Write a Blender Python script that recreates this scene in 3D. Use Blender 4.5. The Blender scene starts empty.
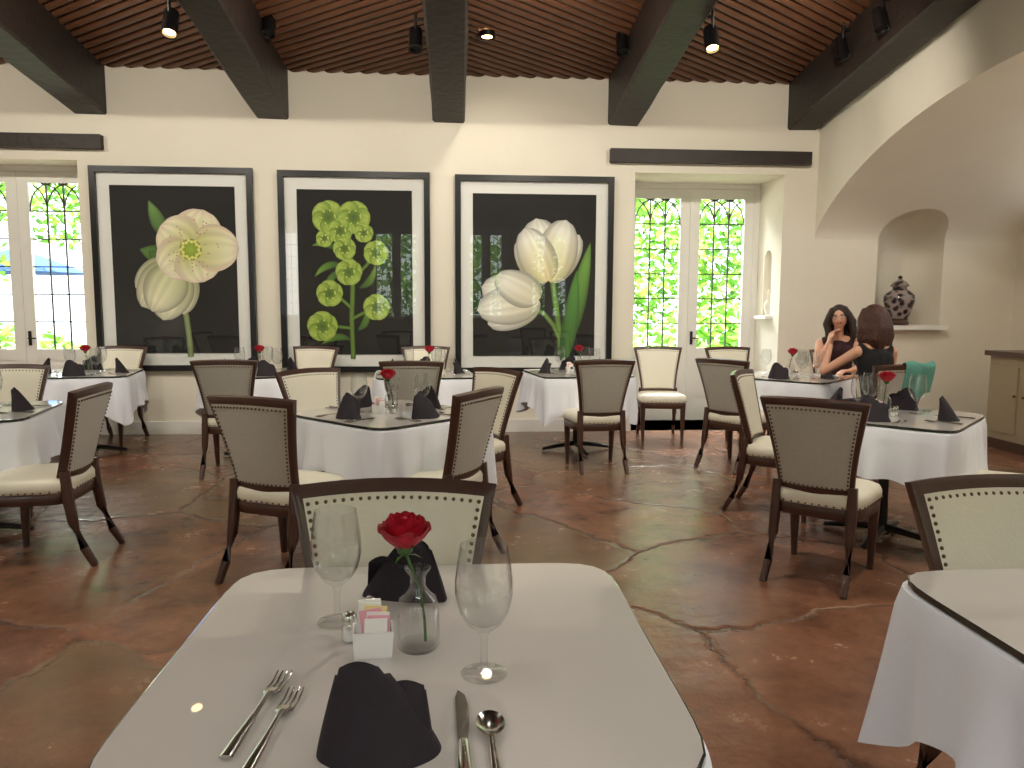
import bpy, bmesh, math, random
from mathutils import Vector, Matrix
random.seed(7)
PI=math.pi
scene=bpy.context.scene
coll=scene.collection

# ------------------------------------------------------------ materials
def lin(c):
    return tuple(((x/255)/12.92 if x/255<=0.04045 else (((x/255)+0.055)/1.055)**2.4) for x in c)
def mat(name,rgb,rough=0.5,metal=0.0,coat=0.0,var=0.08,scale=8.0,bump=0.0,bscale=40.0,emit=None,estr=0,trans=0,detail=4,sheen=0,crough=0.03):
    m=bpy.data.materials.new(name); m.use_nodes=True
    nt=m.node_tree; N=nt.nodes; L=nt.links
    b=N['Principled BSDF']
    c=lin(rgb)
    tc=N.new('ShaderNodeTexCoord')
    no=N.new('ShaderNodeTexNoise'); no.inputs['Scale'].default_value=scale; no.inputs['Detail'].default_value=detail
    L.new(tc.outputs['Object'],no.inputs['Vector'])
    mx=N.new('ShaderNodeMix'); mx.data_type='RGBA'
    mx.inputs[6].default_value=(*[x*(1-var) for x in c],1)
    mx.inputs[7].default_value=(*[min(1,x*(1+var)) for x in c],1)
    L.new(no.outputs['Fac'],mx.inputs[0]); L.new(mx.outputs[2],b.inputs['Base Color'])
    b.inputs['Roughness'].default_value=rough
    b.inputs['Metallic'].default_value=metal
    b.inputs['Coat Weight'].default_value=coat
    b.inputs['Coat Roughness'].default_value=crough
    if sheen: b.inputs['Sheen Weight'].default_value=sheen
    if trans: b.inputs['Transmission Weight'].default_value=trans
    if emit:
        b.inputs['Emission Color'].default_value=(*lin(emit),1); b.inputs['Emission Strength'].default_value=estr
    if bump:
        n2=N.new('ShaderNodeTexNoise'); n2.inputs['Scale'].default_value=bscale; n2.inputs['Detail'].default_value=5
        L.new(tc.outputs['Object'],n2.inputs['Vector'])
        bp=N.new('ShaderNodeBump'); bp.inputs['Strength'].default_value=bump; bp.inputs['Distance'].default_value=0.02
        L.new(n2.outputs['Fac'],bp.inputs['Height']); L.new(bp.outputs['Normal'],b.inputs['Normal'])
    return m
def glassmat(name,tint=(0.97,0.98,0.98),base=0.05,edge=0.55,rough=0.0):
    m=bpy.data.materials.new(name); m.use_nodes=True
    nt=m.node_tree; N=nt.nodes; L=nt.links; N.clear()
    out=N.new('ShaderNodeOutputMaterial'); mix=N.new('ShaderNodeMixShader')
    tr=N.new('ShaderNodeBsdfTransparent'); tr.inputs[0].default_value=(*tint,1)
    gl=N.new('ShaderNodeBsdfGlossy'); gl.inputs['Roughness'].default_value=rough
    lw=N.new('ShaderNodeLayerWeight'); lw.inputs['Blend'].default_value=0.5
    pw=N.new('ShaderNodeMath'); pw.operation='POWER'; pw.inputs[1].default_value=3.5
    ma=N.new('ShaderNodeMath'); ma.operation='MULTIPLY_ADD'; ma.inputs[1].default_value=edge; ma.inputs[2].default_value=base
    L.new(lw.outputs['Facing'],pw.inputs[0]); L.new(pw.outputs[0],ma.inputs[0]); L.new(ma.outputs[0],mix.inputs[0])
    L.new(tr.outputs[0],mix.inputs[1]); L.new(gl.outputs[0],mix.inputs[2]); L.new(mix.outputs[0],out.inputs[0])
    return m

M_wall=mat('plaster_cream',(226,219,203),0.85,var=0.05,scale=1.5,bump=0.4,bscale=3.0)
M_white=mat('white_paint',(234,232,226),0.5,var=0.03)
M_beam=mat('dark_beam_wood',(40,30,25),0.55,var=0.35,scale=6,bump=0.5,bscale=12)
M_ceil=mat('ceiling_wood',(92,58,38),0.45,var=0.5,scale=3,bump=0.2,bscale=20)
M_ceild=mat('ceiling_gap',(24,13,9),0.7,var=0.2)
M_wood=mat('chair_walnut',(68,41,30),0.35,var=0.3,scale=14,coat=0.3)
M_cream=mat('cream_leather',(228,222,202),0.42,var=0.04,bump=0.08,bscale=90)
M_grey=mat('grey_fabric',(182,177,165),0.85,var=0.10,scale=60,bump=0.2,bscale=200,sheen=0.2)
M_nail=mat('brass_nail',(110,96,72),0.3,metal=1.0)
M_cloth=mat('white_tablecloth',(238,240,248),0.8,var=0.02,bump=0.05,bscale=60)
M_top=mat('glass_over_cloth',(202,196,191),0.35,coat=1.0,var=0.015,crough=0.006)
M_gedge=mat('glass_edge',(40,46,40),0.15,coat=0.6,var=0.1)
M_iron=mat('black_iron',(24,22,22),0.4,var=0.1)
M_glass=glassmat('clear_glass',tint=(.975,.98,.98),base=0.06,edge=0.85)
M_pane=glassmat('window_glass',base=0.03,edge=0.3)
M_pglass=glassmat('picture_glass',base=0.075,edge=0.6,rough=0.0)
M_nap=mat('black_napkin',(28,19,28),0.75,var=0.25,scale=30,bump=0.15,bscale=120)
M_steel=mat('stainless_steel',(205,203,198),0.16,metal=1.0,var=0.03)
M_rose=mat('rose_red',(180,8,38),0.55,var=0.35,scale=40)
M_green=mat('stem_green',(58,100,40),0.5,var=0.3,scale=30)
M_porc=mat('white_porcelain',(240,238,234),0.2,coat=0.5,var=0.02)
M_pink=mat('pink_packet',(235,170,185),0.6); M_yel=mat('yellow_packet',(240,225,150),0.6)
M_black=mat('black_frame',(10,9,10),0.35,coat=0.15,var=0.1)
M_mat=mat('white_mat_board',(240,238,232),0.8,var=0.01)
M_print=mat('black_print',(5,5,7),0.7,var=0.1)
M_lead=mat('dark_lead_muntin',(50,50,46),0.5,var=0.1)
M_bulb=mat('lamp_bulb',(255,230,170),0.5,emit=(255,214,140),estr=14)
M_skin=mat('skin',(218,164,136),0.5,var=0.05,scale=10)
M_lip=mat('lips',(170,70,66),0.4); M_eyew=mat('eye_white',(235,232,228),0.3,var=0.01); M_iris=mat('iris_brown',(40,24,16),0.2)
M_hair1=mat('hair_dark_brown',(44,27,20),0.45,var=0.5,scale=60,bump=0.6,bscale=90)
M_hair2=mat('hair_auburn',(72,38,25),0.45,var=0.5,scale=60,bump=0.6,bscale=90)
M_dress=mat('black_dress',(18,15,18),0.85,var=0.2)
M_dress2=mat('burgundy_top',(52,22,26),0.85,var=0.2)
M_teal=mat('teal_jacket',(96,160,146),0.85,var=0.15,bump=0.2)
M_leaf=mat('leaf_green',(96,158,48),0.55,var=0.45,scale=2.5)
M_leaf2=mat('leaf_green_light',(166,206,92),0.55,var=0.3,scale=2.5)
M_bark=mat('bark',(84,66,50),0.9,var=0.3,bump=0.5)
M_grass=mat('patio_ground',(150,150,128),0.9,var=0.2,scale=2)
M_deskw=mat('console_cream',(160,146,120),0.5,var=0.05)
M_umb=mat('blue_umbrella',(60,96,160),.8)

M_petal=bpy.data.materials.new('printed_flower'); M_petal.use_nodes=True
_n=M_petal.node_tree.nodes; _a=_n.new('ShaderNodeAttribute'); _a.attribute_name='Col'
M_petal.node_tree.links.new(_a.outputs['Color'],_n['Principled BSDF'].inputs['Base Color'])
_n['Principled BSDF'].inputs['Roughness'].default_value=0.6

M_jar=bpy.data.materials.new('jar_glaze'); M_jar.use_nodes=True
nt=M_jar.node_tree; N=nt.nodes; L=nt.links
tc=N.new('ShaderNodeTexCoord'); vo=N.new('ShaderNodeTexVoronoi'); vo.inputs['Scale'].default_value=16
cr=N.new('ShaderNodeValToRGB'); cr.color_ramp.elements[0].position=0.35; cr.color_ramp.elements[0].color=(*lin((40,30,42)),1)
cr.color_ramp.elements[1].position=0.6; cr.color_ramp.elements[1].color=(*lin((150,136,130)),1)
L.new(tc.outputs['Object'],vo.inputs['Vector']); L.new(vo.outputs['Distance'],cr.inputs['Fac']); L.new(cr.outputs['Color'],N['Principled BSDF'].inputs['Base Color'])
N['Principled BSDF'].inputs['Roughness'].default_value=0.15

# floor: stained flagstone
M_floor=bpy.data.materials.new('flagstone_floor'); M_floor.use_nodes=True
nt=M_floor.node_tree; N=nt.nodes; L=nt.links; b=N['Principled BSDF']
def noise(sc,det=4,ro=.5):
    n=N.new('ShaderNodeTexNoise'); n.inputs['Scale'].default_value=sc; n.inputs['Detail'].default_value=det; n.inputs['Roughness'].default_value=ro
    L.new(tc.outputs['Object'],n.inputs['Vector']); return n
def ramp(src,p0,c0,p1,c1):
    r=N.new('ShaderNodeValToRGB'); e=r.color_ramp.elements
    e[0].position=p0; e[0].color=(*c0,1); e[1].position=p1; e[1].color=(*c1,1); L.new(src,r.inputs['Fac']); return r
def mixn(f,a,c):
    m=N.new('ShaderNodeMix'); m.data_type='RGBA'; L.new(f,m.inputs[0]); L.new(a,m.inputs[6]); L.new(c,m.inputs[7]); return m
tc=N.new('ShaderNodeTexCoord')
nd=noise(1.6,5,.6)
vm=N.new('ShaderNodeVectorMath'); vm.operation='MULTIPLY_ADD'; vm.inputs[1].default_value=(0.45,0.45,0)
L.new(nd.outputs['Color'],vm.inputs[0]); L.new(tc.outputs['Object'],vm.inputs[2])
v1=N.new('ShaderNodeTexVoronoi'); v1.feature='DISTANCE_TO_EDGE'; v1.voronoi_dimensions='2D'; v1.inputs['Scale'].default_value=0.8
v2=N.new('ShaderNodeTexVoronoi'); v2.feature='F1'; v2.voronoi_dimensions='2D'; v2.inputs['Scale'].default_value=0.8
for v in (v1,v2): L.new(vm.outputs[0],v.inputs['Vector'])
n1=noise(2.6,10,.72)
r1=ramp(n1.outputs['Fac'],.32,lin((90,58,43)),.70,lin((150,104,79)))
sep=N.new('ShaderNodeSeparateColor'); L.new(v2.outputs['Color'],sep.inputs[0])
hv=N.new('ShaderNodeHueSaturation')
mr=N.new('ShaderNodeMapRange'); mr.inputs[3].default_value=0.84; mr.inputs[4].default_value=1.2
L.new(sep.outputs[0],mr.inputs[0]); L.new(mr.outputs[0],hv.inputs['Value']); L.new(r1.outputs['Color'],hv.inputs['Color'])
gg=N.new('ShaderNodeRGB'); gg.outputs[0].default_value=(*lin((124,108,82)),1)
n5=noise(.7,6,.6)
addg=N.new('ShaderNodeMath'); addg.operation='MULTIPLY'; L.new(sep.outputs[1],addg.inputs[0]); L.new(n5.outputs['Fac'],addg.inputs[1])
rg_=ramp(addg.outputs[0],.28,(0,0,0),.5,(.55,.55,.55))
m1=mixn(rg_.outputs['Color'],hv.outputs['Color'],gg.outputs[0])
rv=ramp(v1.outputs['Distance'],0,(1,1,1),.017,(0,0,0))
n3=noise(.9,3)
rc=ramp(n3.outputs['Fac'],.52,lin((54,36,28)),.66,lin((180,156,134)))
mf=N.new('ShaderNodeMath'); mf.operation='MULTIPLY'; mf.inputs[1].default_value=0.65; L.new(rv.outputs['Color'],mf.inputs[0])
m2=mixn(mf.outputs[0],m1.outputs[2],rc.outputs['Color'])
L.new(m2.outputs[2],b.inputs['Base Color'])
rr_=N.new('ShaderNodeMapRange'); rr_.inputs[3].default_value=.14; rr_.inputs[4].default_value=.36; L.new(n1.outputs['Fac'],rr_.inputs[0]); L.new(rr_.outputs[0],b.inputs['Roughness'])
bp=N.new('ShaderNodeBump'); bp.inputs['Strength'].default_value=0.4; bp.inputs['Distance'].default_value=0.025
n4=noise(3.5,9,.6)
sb=N.new('ShaderNodeMath'); sb.operation='SUBTRACT'; L.new(n4.outputs['Fac'],sb.inputs[0]); 
rv2=ramp(v1.outputs['Distance'],0,(.5,.5,.5),.025,(0,0,0)); L.new(rv2.outputs['Color'],sb.inputs[1])
L.new(sb.outputs[0],bp.inputs['Height']); L.new(bp.outputs['Normal'],b.inputs['Normal'])

# ------------------------------------------------------------ mesh builder
class MB:
    def __init__(s): s.v=[];s.f=[];s.m=[];s.mats=[];s.c=[]
    def mi(s,m):
        if m not in s.mats: s.mats.append(m)
        return s.mats.index(m)
    def add(s,vs,fs,m,M=None,cols=None):
        o=len(s.v)
        for i,p in enumerate(vs):
            p=Vector(p)
            if M is not None: p=M@p
            s.v.append(tuple(p)); s.c.append(cols[i] if cols else (1,1,1))
        k=s.mi(m)
        for f in fs: s.f.append(tuple(o+i for i in f)); s.m.append(k)
    def box(s,c,d,m,M=None,rz=0,taper=1.0):
        x,y,z=[q/2 for q in d]
        R=Matrix.Rotation(rz,3,'Z')
        vs=[]
        for sz in (-1,1):
            t=taper if sz<0 else 1
            for sx,sy in ((-1,-1),(1,-1),(1,1),(-1,1)):
                vs.append(Vector(c)+R@Vector((sx*x*t,sy*y*t,sz*z)))
        s.add(vs,[(3,2,1,0),(4,5,6,7),(0,1,5,4),(1,2,6,5),(2,3,7,6),(3,0,4,7)],m,M)
    def rib(s,a,b_,w,h,m,up=(0,0,1)):
        a=Vector(a);b_=Vector(b_);d=(b_-a).normalized();u=Vector(up)
        sd=d.cross(u).normalized();u=sd.cross(d)
        rg=[]
        for p in (a,b_):
            rg.append([p+sd*math.cos(PI*k/6)*w/2-u*math.sin(PI*k/6)*h for k in range(7)])
        s.rings(rg,m,True,True)
    def rings(s,rings,m,cap0=True,cap1=True,M=None,closed=True):
        n=len(rings[0]); vs=[p for r in rings for p in r]; fs=[]
        for k in range(len(rings)-1):
            for i in range(n if closed else n-1):
                j=(i+1)%n
                fs.append((k*n+i,k*n+j,(k+1)*n+j,(k+1)*n+i))
        if cap0: fs.append(tuple(reversed(range(n))))
        if cap1: fs.append(tuple(range((len(rings)-1)*n,len(rings)*n)))
        s.add(vs,fs,m,M)
    def lathe(s,prof,m,c=(0,0,0),seg=24,cap0=False,cap1=False,M=None):
        rg=[[(c[0]+r*math.cos(2*PI*i/seg),c[1]+r*math.sin(2*PI*i/seg),c[2]+z) for i in range(seg)] for r,z in prof]
        s.rings(rg,m,cap0,cap1,M)
    def tube(s,pts,rad,m,seg=8,flat=1.0,up=(0,0,1),M=None,sq=False):
        pts=[Vector(p) for p in pts]; rg=[]
        for i,p in enumerate(pts):
            d=(pts[min(i+1,len(pts)-1)]-pts[max(i-1,0)]).normalized()
            u=Vector(up)
            if abs(d.dot(u))>0.95: u=Vector((0,1,0))
            sd=d.cross(u).normalized(); u=sd.cross(d)
            r=rad[i] if isinstance(rad,(list,tuple)) else rad
            if sq:
                rg.append([p+(sd*a+u*b*flat)*r for a,b in ((-1,-.8),(-.8,-1),(.8,-1),(1,-.8),(1,.8),(.8,1),(-.8,1),(-1,.8))])
            else:
                rg.append([p+sd*math.cos(2*PI*k/seg)*r+u*math.sin(2*PI*k/seg)*r*flat for k in range(seg)])
        s.rings(rg,m,True,True,M)
    def sph(s,c,r,m,seg=12,rn=8,M=None):
        if not isinstance(r,(tuple,list)): r=(r,r,r)
        vs=[(c[0],c[1],c[2]-r[2])]
        for j in range(1,rn):
            a=-PI/2+PI*j/rn
            for i in range(seg):
                t=2*PI*i/seg
                vs.append((c[0]+r[0]*math.cos(a)*math.cos(t),c[1]+r[1]*math.cos(a)*math.sin(t),c[2]+r[2]*math.sin(a)))
        vs.append((c[0],c[1],c[2]+r[2])); fs=[]
        for i in range(seg):
            j=(i+1)%seg
            fs.append((0,1+j,1+i))
            for k in range(rn-2): fs.append((1+k*seg+i,1+k*seg+j,1+(k+1)*seg+j,1+(k+1)*seg+i))
            q=1+(rn-2)*seg; fs.append((q+i,q+j,len(vs)-1))
        s.add(vs,fs,m,M)
    def mesh(s,name,angle=40,smooth=True,recalc=True,vcol=False):
        me=bpy.data.meshes.new(name); me.from_pydata(s.v,[],s.f)
        for m in s.mats: me.materials.append(m)
        me.polygons.foreach_set('material_index',s.m)
        if vcol:
            at=me.color_attributes.new('Col','FLOAT_COLOR','POINT')
            for i,c in enumerate(s.c): at.data[i].color=(*lin(c),1) if max(c)>1 else (*c,1)
        if recalc:
            bm=bmesh.new(); bm.from_mesh(me); bmesh.ops.recalc_face_normals(bm,faces=bm.faces); bm.to_mesh(me); bm.free()
        if smooth:
            me.shade_smooth(); me.set_sharp_from_angle(angle=math.radians(angle))
        return me
    def obj(s,name,loc=(0,0,0),rz=0,**k):
        return place(s.mesh(name,**k),name,loc,rz)
def place(me,name,loc=(0,0,0),rz=0,parent=None):
    o=bpy.data.objects.new(name,me); o.location=loc; o.rotation_euler=(0,0,rz); coll.objects.link(o)
    if parent: o.parent=parent
    return o
def cut(o,cutters):
    for c in cutters:
        md=o.modifiers.new('b','BOOLEAN'); md.operation='DIFFERENCE'; md.solver='EXACT'; md.object=c
    dg=bpy.context.evaluated_depsgraph_get()
    me=bpy.data.meshes.new_from_object(o.evaluated_get(dg)); o.modifiers.clear(); o.data=me
    me.shade_smooth(); me.set_sharp_from_angle(angle=math.radians(35))
def cutbox(x0,x1,y0,y1,z0,z1):
    b=MB(); b.box(((x0+x1)/2,(y0+y1)/2,(z0+z1)/2),(x1-x0,y1-y0,z1-z0),M_wall); return b.obj('cutter',smooth=False)
def cutniche(c,r,z0,z1,seg=32):
    prof=[(r,z0),(r,z1)]+[(r*math.cos(a*PI/2/8),z1+r*math.sin(a*PI/2/8)) for a in range(1,8)]+[(0.004,z1+r)]
    b=MB(); b.lathe(prof,M_wall,(c[0],c[1],0),seg,True,True); return b.obj('cutter',smooth=False)

# ------------------------------------------------------------ room
YW=8.4; XL=-7.0; XR=4.0; XA=6.4; YB=-4.0; SL=0.14
WT_=0.95
def ceilz(y): return 3.87+SL*(YW-y)
b=MB(); b.box(((XL+XA)/2,(YB+YW)/2+0.4,-0.05),(XA-XL+0.6,YW-YB+1.6,0.1),M_floor); b.obj('floor',smooth=False)
b=MB(); b.box(((XL+XA)/2,YW+WT_/2,2.3),(XA-XL+1.0,WT_,5.0),M_wall); wall_back=b.obj('wall_back',smooth=False)
DX0,DX1,DZ=1.94,3.62,2.86
LX0,LX1=-5.62,-3.95
nc=cutniche((5.13,YW),0.39,1.2,2.22)
nj=cutniche((DX1+0.02,YW+0.36),0.11,1.3,1.95,20)
cs=[cutbox(DX0,DX1,YW-0.2,YW+1.2,0.0,DZ),cutbox(LX0,LX1,YW-0.2,YW+1.2,0.0,DZ+0.03),nc,nj]
cut(wall_back,cs)
pr=[]
yc,hs,rise,zs=5.15,3.25,1.06,2.16
Rc=(hs*hs+rise*rise)/(2*rise)
for i in range(49):
    d=hs*math.cos(PI*i/48)
    el=math.sqrt(max(0,1-(d/hs)**2)); ci=(math.sqrt(Rc*Rc-d*d)-(Rc-rise))/rise
    pr.append((yc+d,zs+rise*(0.5*el+0.5*ci)))
pr[0]=(YW,zs)
poly=pr+[(pr[-1][0],0.0),(YB,0.0),(YB,5.9),(YW,5.9)]
n=len(poly)
b=MB(); vs=[(XR,y,z) for y,z in poly]+[(XA+0.2,y,z) for y,z in poly]
b.add(vs,[tuple(range(n)),tuple(range(2*n-1,n-1,-1))]+[(i,(i+1)%n,n+(i+1)%n,n+i) for i in range(n)],M_wall)
wall_right=b.obj('wall_right',smooth=False); cut(wall_right,[nc])
for c in cs: bpy.data.objects.remove(c)
b=MB(); b.box((XA+0.1,5.15,1.2),(0.2,6.6,2.6),M_wall); b.obj('wall_alcove',smooth=False)
b=MB(); b.box((XL-0.1,(YB+YW)/2,2.8),(0.2,YW-YB+0.4,6.4),M_wall); b.obj('wall_left',smooth=False)
b=MB(); b.box(((XL+XA)/2,YB-0.15,2.9),(XA-XL+0.6,0.3,6.6),M_wall); wall_rear=b.obj('wall_rear',smooth=False)
rearw=[(-5.6,-4.1),(-2.35,-0.95),(0.15,1.35),(1.85,3.1)]
cs=[cutbox(x0,x1,YB-0.6,YB+0.3,1.0,3.45) for x0,x1 in rearw]
cut(wall_rear,cs)
for c in cs: bpy.data.objects.remove(c)
b=MB()
for x0,x1 in ((XL,LX0),(LX1,DX0),(DX1,XA)): b.box(((x0+x1)/2,YW-0.0125,0.07),(x1-x0,0.025,0.14),M_white)
b.obj('baseboard_back',smooth=False)
b=MB()
yl,yh=YB-0.3,YW+WT_
vs=[(XL-0.2,yl,ceilz(yl)),(XR+0.3,yl,ceilz(yl)),(XR+0.3,yh,ceilz(yh)),(XL-0.2,yh,ceilz(yh))]
vs+=[(x,y,z+0.12) for x,y,z in vs]
b.add(vs,[(3,2,1,0),(4,5,6,7),(0,1,5,4),(1,2,6,5),(2,3,7,6),(3,0,4,7)],M_ceild)
bx=[-7.5,-5.65,-3.79,-1.94,-0.09,1.80,3.80]
for k in range(len(bx)-1):
    a,c=bx[k],bx[k+1]; m=(-0.62 if k<4 else 0.62)
    y0=2.0
    while y0<10.2:
        pa=Vector((a,y0,ceilz(y0)-0.0)); y1=y0+m*(c-a); pb=Vector((c,y1,ceilz(y1)-0.0))
        if min(y0,y1)<YW+0.15:
            if max(y0,y1)>YW+0.2:
                t=(YW+0.2-y0)/(y1-y0)
                if m>0: pb=pa.lerp(pb,max(0.02,min(1,t)))
                else: pa=pa.lerp(pb,max(0,min(.98,t)))
            b.rib(pa,pb,0.085,0.045,M_ceil,up=(0,SL,1))
        y0+=0.115
b.obj('ceiling',angle=60)
def beam(x,w=0.34,zb=3.35,y0=YB,y1=YW+0.02):
    b=MB(); h=0.62; ny=26; rg=[]
    for i in range(ny+1):
        y=y0+(y1-y0)*i/ny; z=zb+SL*(YW-y); j=[random.uniform(-.008,.008) for _ in range(4)]
        rg.append([(x-w/2+j[0],y,z+.02+j[1]),(x-w/2+.02,y,z+j[1]),(x+w/2-.02,y,z+j[2]),(x+w/2+j[3],y,z+.02+j[2]),(x+w/2+j[3],y,z+h),(x-w/2+j[0],y,z+h)])
    b.rings(rg,M_beam); b.obj('ceiling_beam',angle=30)
for x in (-5.65,-3.79,-1.94,-0.09,1.80,3.80): beam(x)
b=MB(); b.box((2.77,YW-0.03,3.03),(2.24,0.10,0.14),M_beam); b.obj('window_lintel_beam',smooth=False)
b=MB(); b.box((-4.95,YW-0.03,3.07),(2.56,0.10,0.14),M_beam); b.obj('window_lintel_beam',smooth=False)

# ------------------------------------------------------------ windows
def window(name,x0,x1,z0,z1,y,low=0.9,arcs=True,cols=3,rows=6):
    b=MB(); fr=0.06
    b.box(((x0+x1)/2,y,z1-fr/2),(x1-x0-2*fr,0.09,fr),M_white)
    b.box((x0+fr/2,y,(z0+z1)/2),(fr,0.09,z1-z0),M_white); b.box((x1-fr/2,y,(z0+z1)/2),(fr,0.09,z1-z0),M_white)
    xm=(x0+x1)/2
    for a,c in ((x0+fr,xm-.002),(xm+.002,x1-fr)):
        st=0.115; zt=z1-fr-.003; wi=c-a-2*st; mx_=(a+c)/2
        b.box((a+st/2,y,(z0+zt)/2),(st,0.05,zt-z0),M_white); b.box((c-st/2,y,(z0+zt)/2),(st,0.05,zt-z0),M_white)
        b.box((mx_,y,zt-st/2),(wi,0.046,st),M_white)
        if low>0.3:
            b.box((mx_,y,z0+.12),(wi,0.046,.24),M_white); b.box((mx_,y,low-.06),(wi,0.046,.12),M_white)
            b.box((mx_,y,(z0+.24+low-.12)/2),(wi,0.02,low-z0-.36),M_white); b.box((mx_,y-.012,(z0+.24+low-.12)/2),(wi-.08,0.02,low-z0-.46),M_white)
            gl=low
        else:
            gl=z0+st; b.box((mx_,y,z0+st/2),(wi,0.046,st),M_white)
        ga,gc,gt=a+st,c-st,zt-st
        w=(gc-ga)/cols; h=(gt-gl)/rows
        for i in range(1,cols): b.box((ga+w*i,y,(gl+gt)/2),(0.013,0.02,gt-gl),M_lead)
        for i in range(1,rows): b.box((mx_,y,gl+h*i),(gc-ga,0.018,0.013),M_lead)
        if arcs:
            for i in range(cols+1):
                for sg in (-1,1):
                    pts=[]
                    for k in range(9):
                        t=k/8; xx=ga+w*i+sg*w*2*(1-math.cos(t*PI/2.6)); zz=gt-h+h*.98*math.sin(t*PI/2)
                        if ga-.001<=xx<=gc+.001: pts.append((xx,y,zz))
                    if len(pts)>2: b.tube(pts,0.008,M_lead,6,up=(0,1,0))
        b.add([(ga,y+.004,gl),(gc,y+.004,gl),(gc,y+.004,gt),(ga,y+.004,gt)],[(0,1,2,3)],M_pane)
    b.tube([(xm+.05,y-.04,1.02),(xm+.05,y-.07,1.02),(xm+.13,y-.07,1.02)],0.008,M_iron,8)
    b.box((xm+.05,y-.031,1.02),(.03,.012,.16),M_iron)
    return b.obj(name,angle=30,recalc=False,smooth=False)
window('window_1',DX0,DX1,0.01,DZ,YW+0.72)
window('window_2',LX0,LX1,0.01,DZ+0.03,YW+0.42)
for i,(x0,x1) in enumerate(rearw): window('window_%d'%(i+3),x0,x1,1.0,3.45,YB-0.15,low=0,arcs=False,cols=3,rows=7)

# ------------------------------------------------------------ framed flower prints
def mixc(a,c,t): return tuple(a[i]*(1-t)+c[i]*t for i in range(3))
class Art:
    def __init__(s,x0,z1,w,h,un=0.0104):
        s.b=MB(); s.x0=x0; s.z1=z1; s.u=un; s.y=YW-0.030; s.w=w; s.h=h
        b=s.b; x1=x0+w; z0=z1-h; f=0.062; m=0.13
        for (cx,cz,dx,dz) in ((x0+w/2,z1-f/2,w,f),(x0+w/2,z0+f/2,w,f),(x0+f/2,(z0+z1)/2,f,h-2*f),(x1-f/2,(z0+z1)/2,f,h-2*f)):
            b.box((cx,YW-0.03,cz),(dx,0.056,dz),M_black)
        b.box((x0+w/2,YW-0.015,z0+h/2),(w-2*f,0.01,h-2*f),M_mat)
        b.box((x0+w/2,YW-0.024,z0+h/2),(w-2*f-2*m,0.008,h-2*f-2*m),M_print)
    def P(s,u,v): s_=s.u; return (s.x0+u*s_,s.y,s.z1-v*s_)
    def petal(s,u,v,ang,Ln,W,c0,c1,sh=0.55,bend=0.0,edge=None,wob=0.0):
        vs=[];cs=[];fs=[];nt=18;nw=10
        ang=math.radians(ang); ph=random.uniform(0,6)
        for i in range(nt+1):
            t=i/nt; a=ang+bend*t
            hw=W/2*max(0,math.sin(PI*min(1,max(0.015,t**.85))))**sh*(1+wob*math.sin(t*9+ph))
            cu=u+Ln*t*math.cos(a); cv=v-Ln*t*math.sin(a)
            for j in range(nw+1):
                q=-1+2*j/nw
                x,_,z=s.P(cu-math.sin(a)*hw*q,cv-math.cos(a)*hw*q)
                vs.append((x,s.y,z))
                c=mixc(c0,c1,min(1,t*1.2))
                if edge: c=mixc(c,edge,min(1,max(abs(q),2*t-1)**4)*0.8)
                else: c=mixc(c,tuple(k*0.62 for k in c),min(1,abs(q)**3*.9+(max(0,t-.8)*2)))
                c=tuple(k*(1+.05*math.sin(q*14+ph)) for k in c); c=tuple(min(255,k) for k in c)
                cs.append(c)
        for i in range(nt):
            for j in range(nw):
                k=i*(nw+1)+j; fs.append((k,k+1,k+nw+2,k+nw+1))
        s.b.add(vs,fs,M_petal,cols=cs); s.y-=0.0001
    def disc(s,u,v,r,c0,c1,ry=None):
        n=20; vs=[s.P(u,v)]; cs=[c0]
        for i in range(n):
            a=2*PI*i/n; vs.append(s.P(u+r*math.cos(a),v+(ry or r)*math.sin(a))); cs.append(c1)
        s.b.add(vs,[(0,1+i,1+(i+1)%n) for i in range(n)],M_petal,cols=cs); s.y-=0.0001
    def stem(s,pts,w,c):
        vs=[];cs=[];fs=[]
        for i,(u,v) in enumerate(pts):
            a=pts[max(0,i-1)]; d=pts[min(len(pts)-1,i+1)]; dx,dy=d[0]-a[0],d[1]-a[1]; l=math.hypot(dx,dy); nx,ny=-dy/l*w/2,dx/l*w/2
            vs+= [s.P(u-nx,v-ny),s.P(u,v),s.P(u+nx,v+ny)]; cs+=[tuple(k*.6 for k in c),c,tuple(k*.6 for k in c)]
        for i in range(len(pts)-1): fs+=[(3*i,3*i+1,3*i+4,3*i+3),(3*i+1,3*i+2,3*i+5,3*i+4)]
        s.b.add(vs,fs,M_petal,cols=cs); s.y-=0.0001
    def done(s):
        x0,z1,w,h=s.x0,s.z1,s.w,s.h; f=0.06
        s.b.add([(x0+f,YW-0.05,z1-h+f),(x0+w-f,YW-0.05,z1-h+f),(x0+w-f,YW-0.05,z1-f),(x0+f,YW-0.05,z1-f)],[(0,1,2,3)],M_pglass)
        return s.b.obj('framed_flower_print',smooth=False,recalc=False,vcol=True)
CW=(240,234,198); GD=(52,92,30)
A=Art(-3.82,2.83,1.66,2.14)
A.stem([(84,128),(89,150),(91,170),(92,191)],6,(160,176,120))
A.petal(72,72,112,42,15,GD,(110,150,70),sh=.9); A.petal(78,92,163,34,20,GD,(90,130,50),sh=.9); A.petal(74,100,140,26,14,(90,120,50),(70,110,40),sh=.9)
A.stem([(74,96),(82,112),(87,132)],5,(150,160,100))
for a,l,w in ((208,48,36),(276,50,38),(228,56,44),(254,58,46),(240,54,44)): A.petal(82,98,a,l,w,(206,208,150),CW)
for a,l,w in ((72,40,50),(146,38,50),(216,40,46),(286,36,48),(0,46,48)): A.petal(98,80,a,l,w,(196,196,120),CW,sh=.45,edge=(216,186,172))
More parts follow.
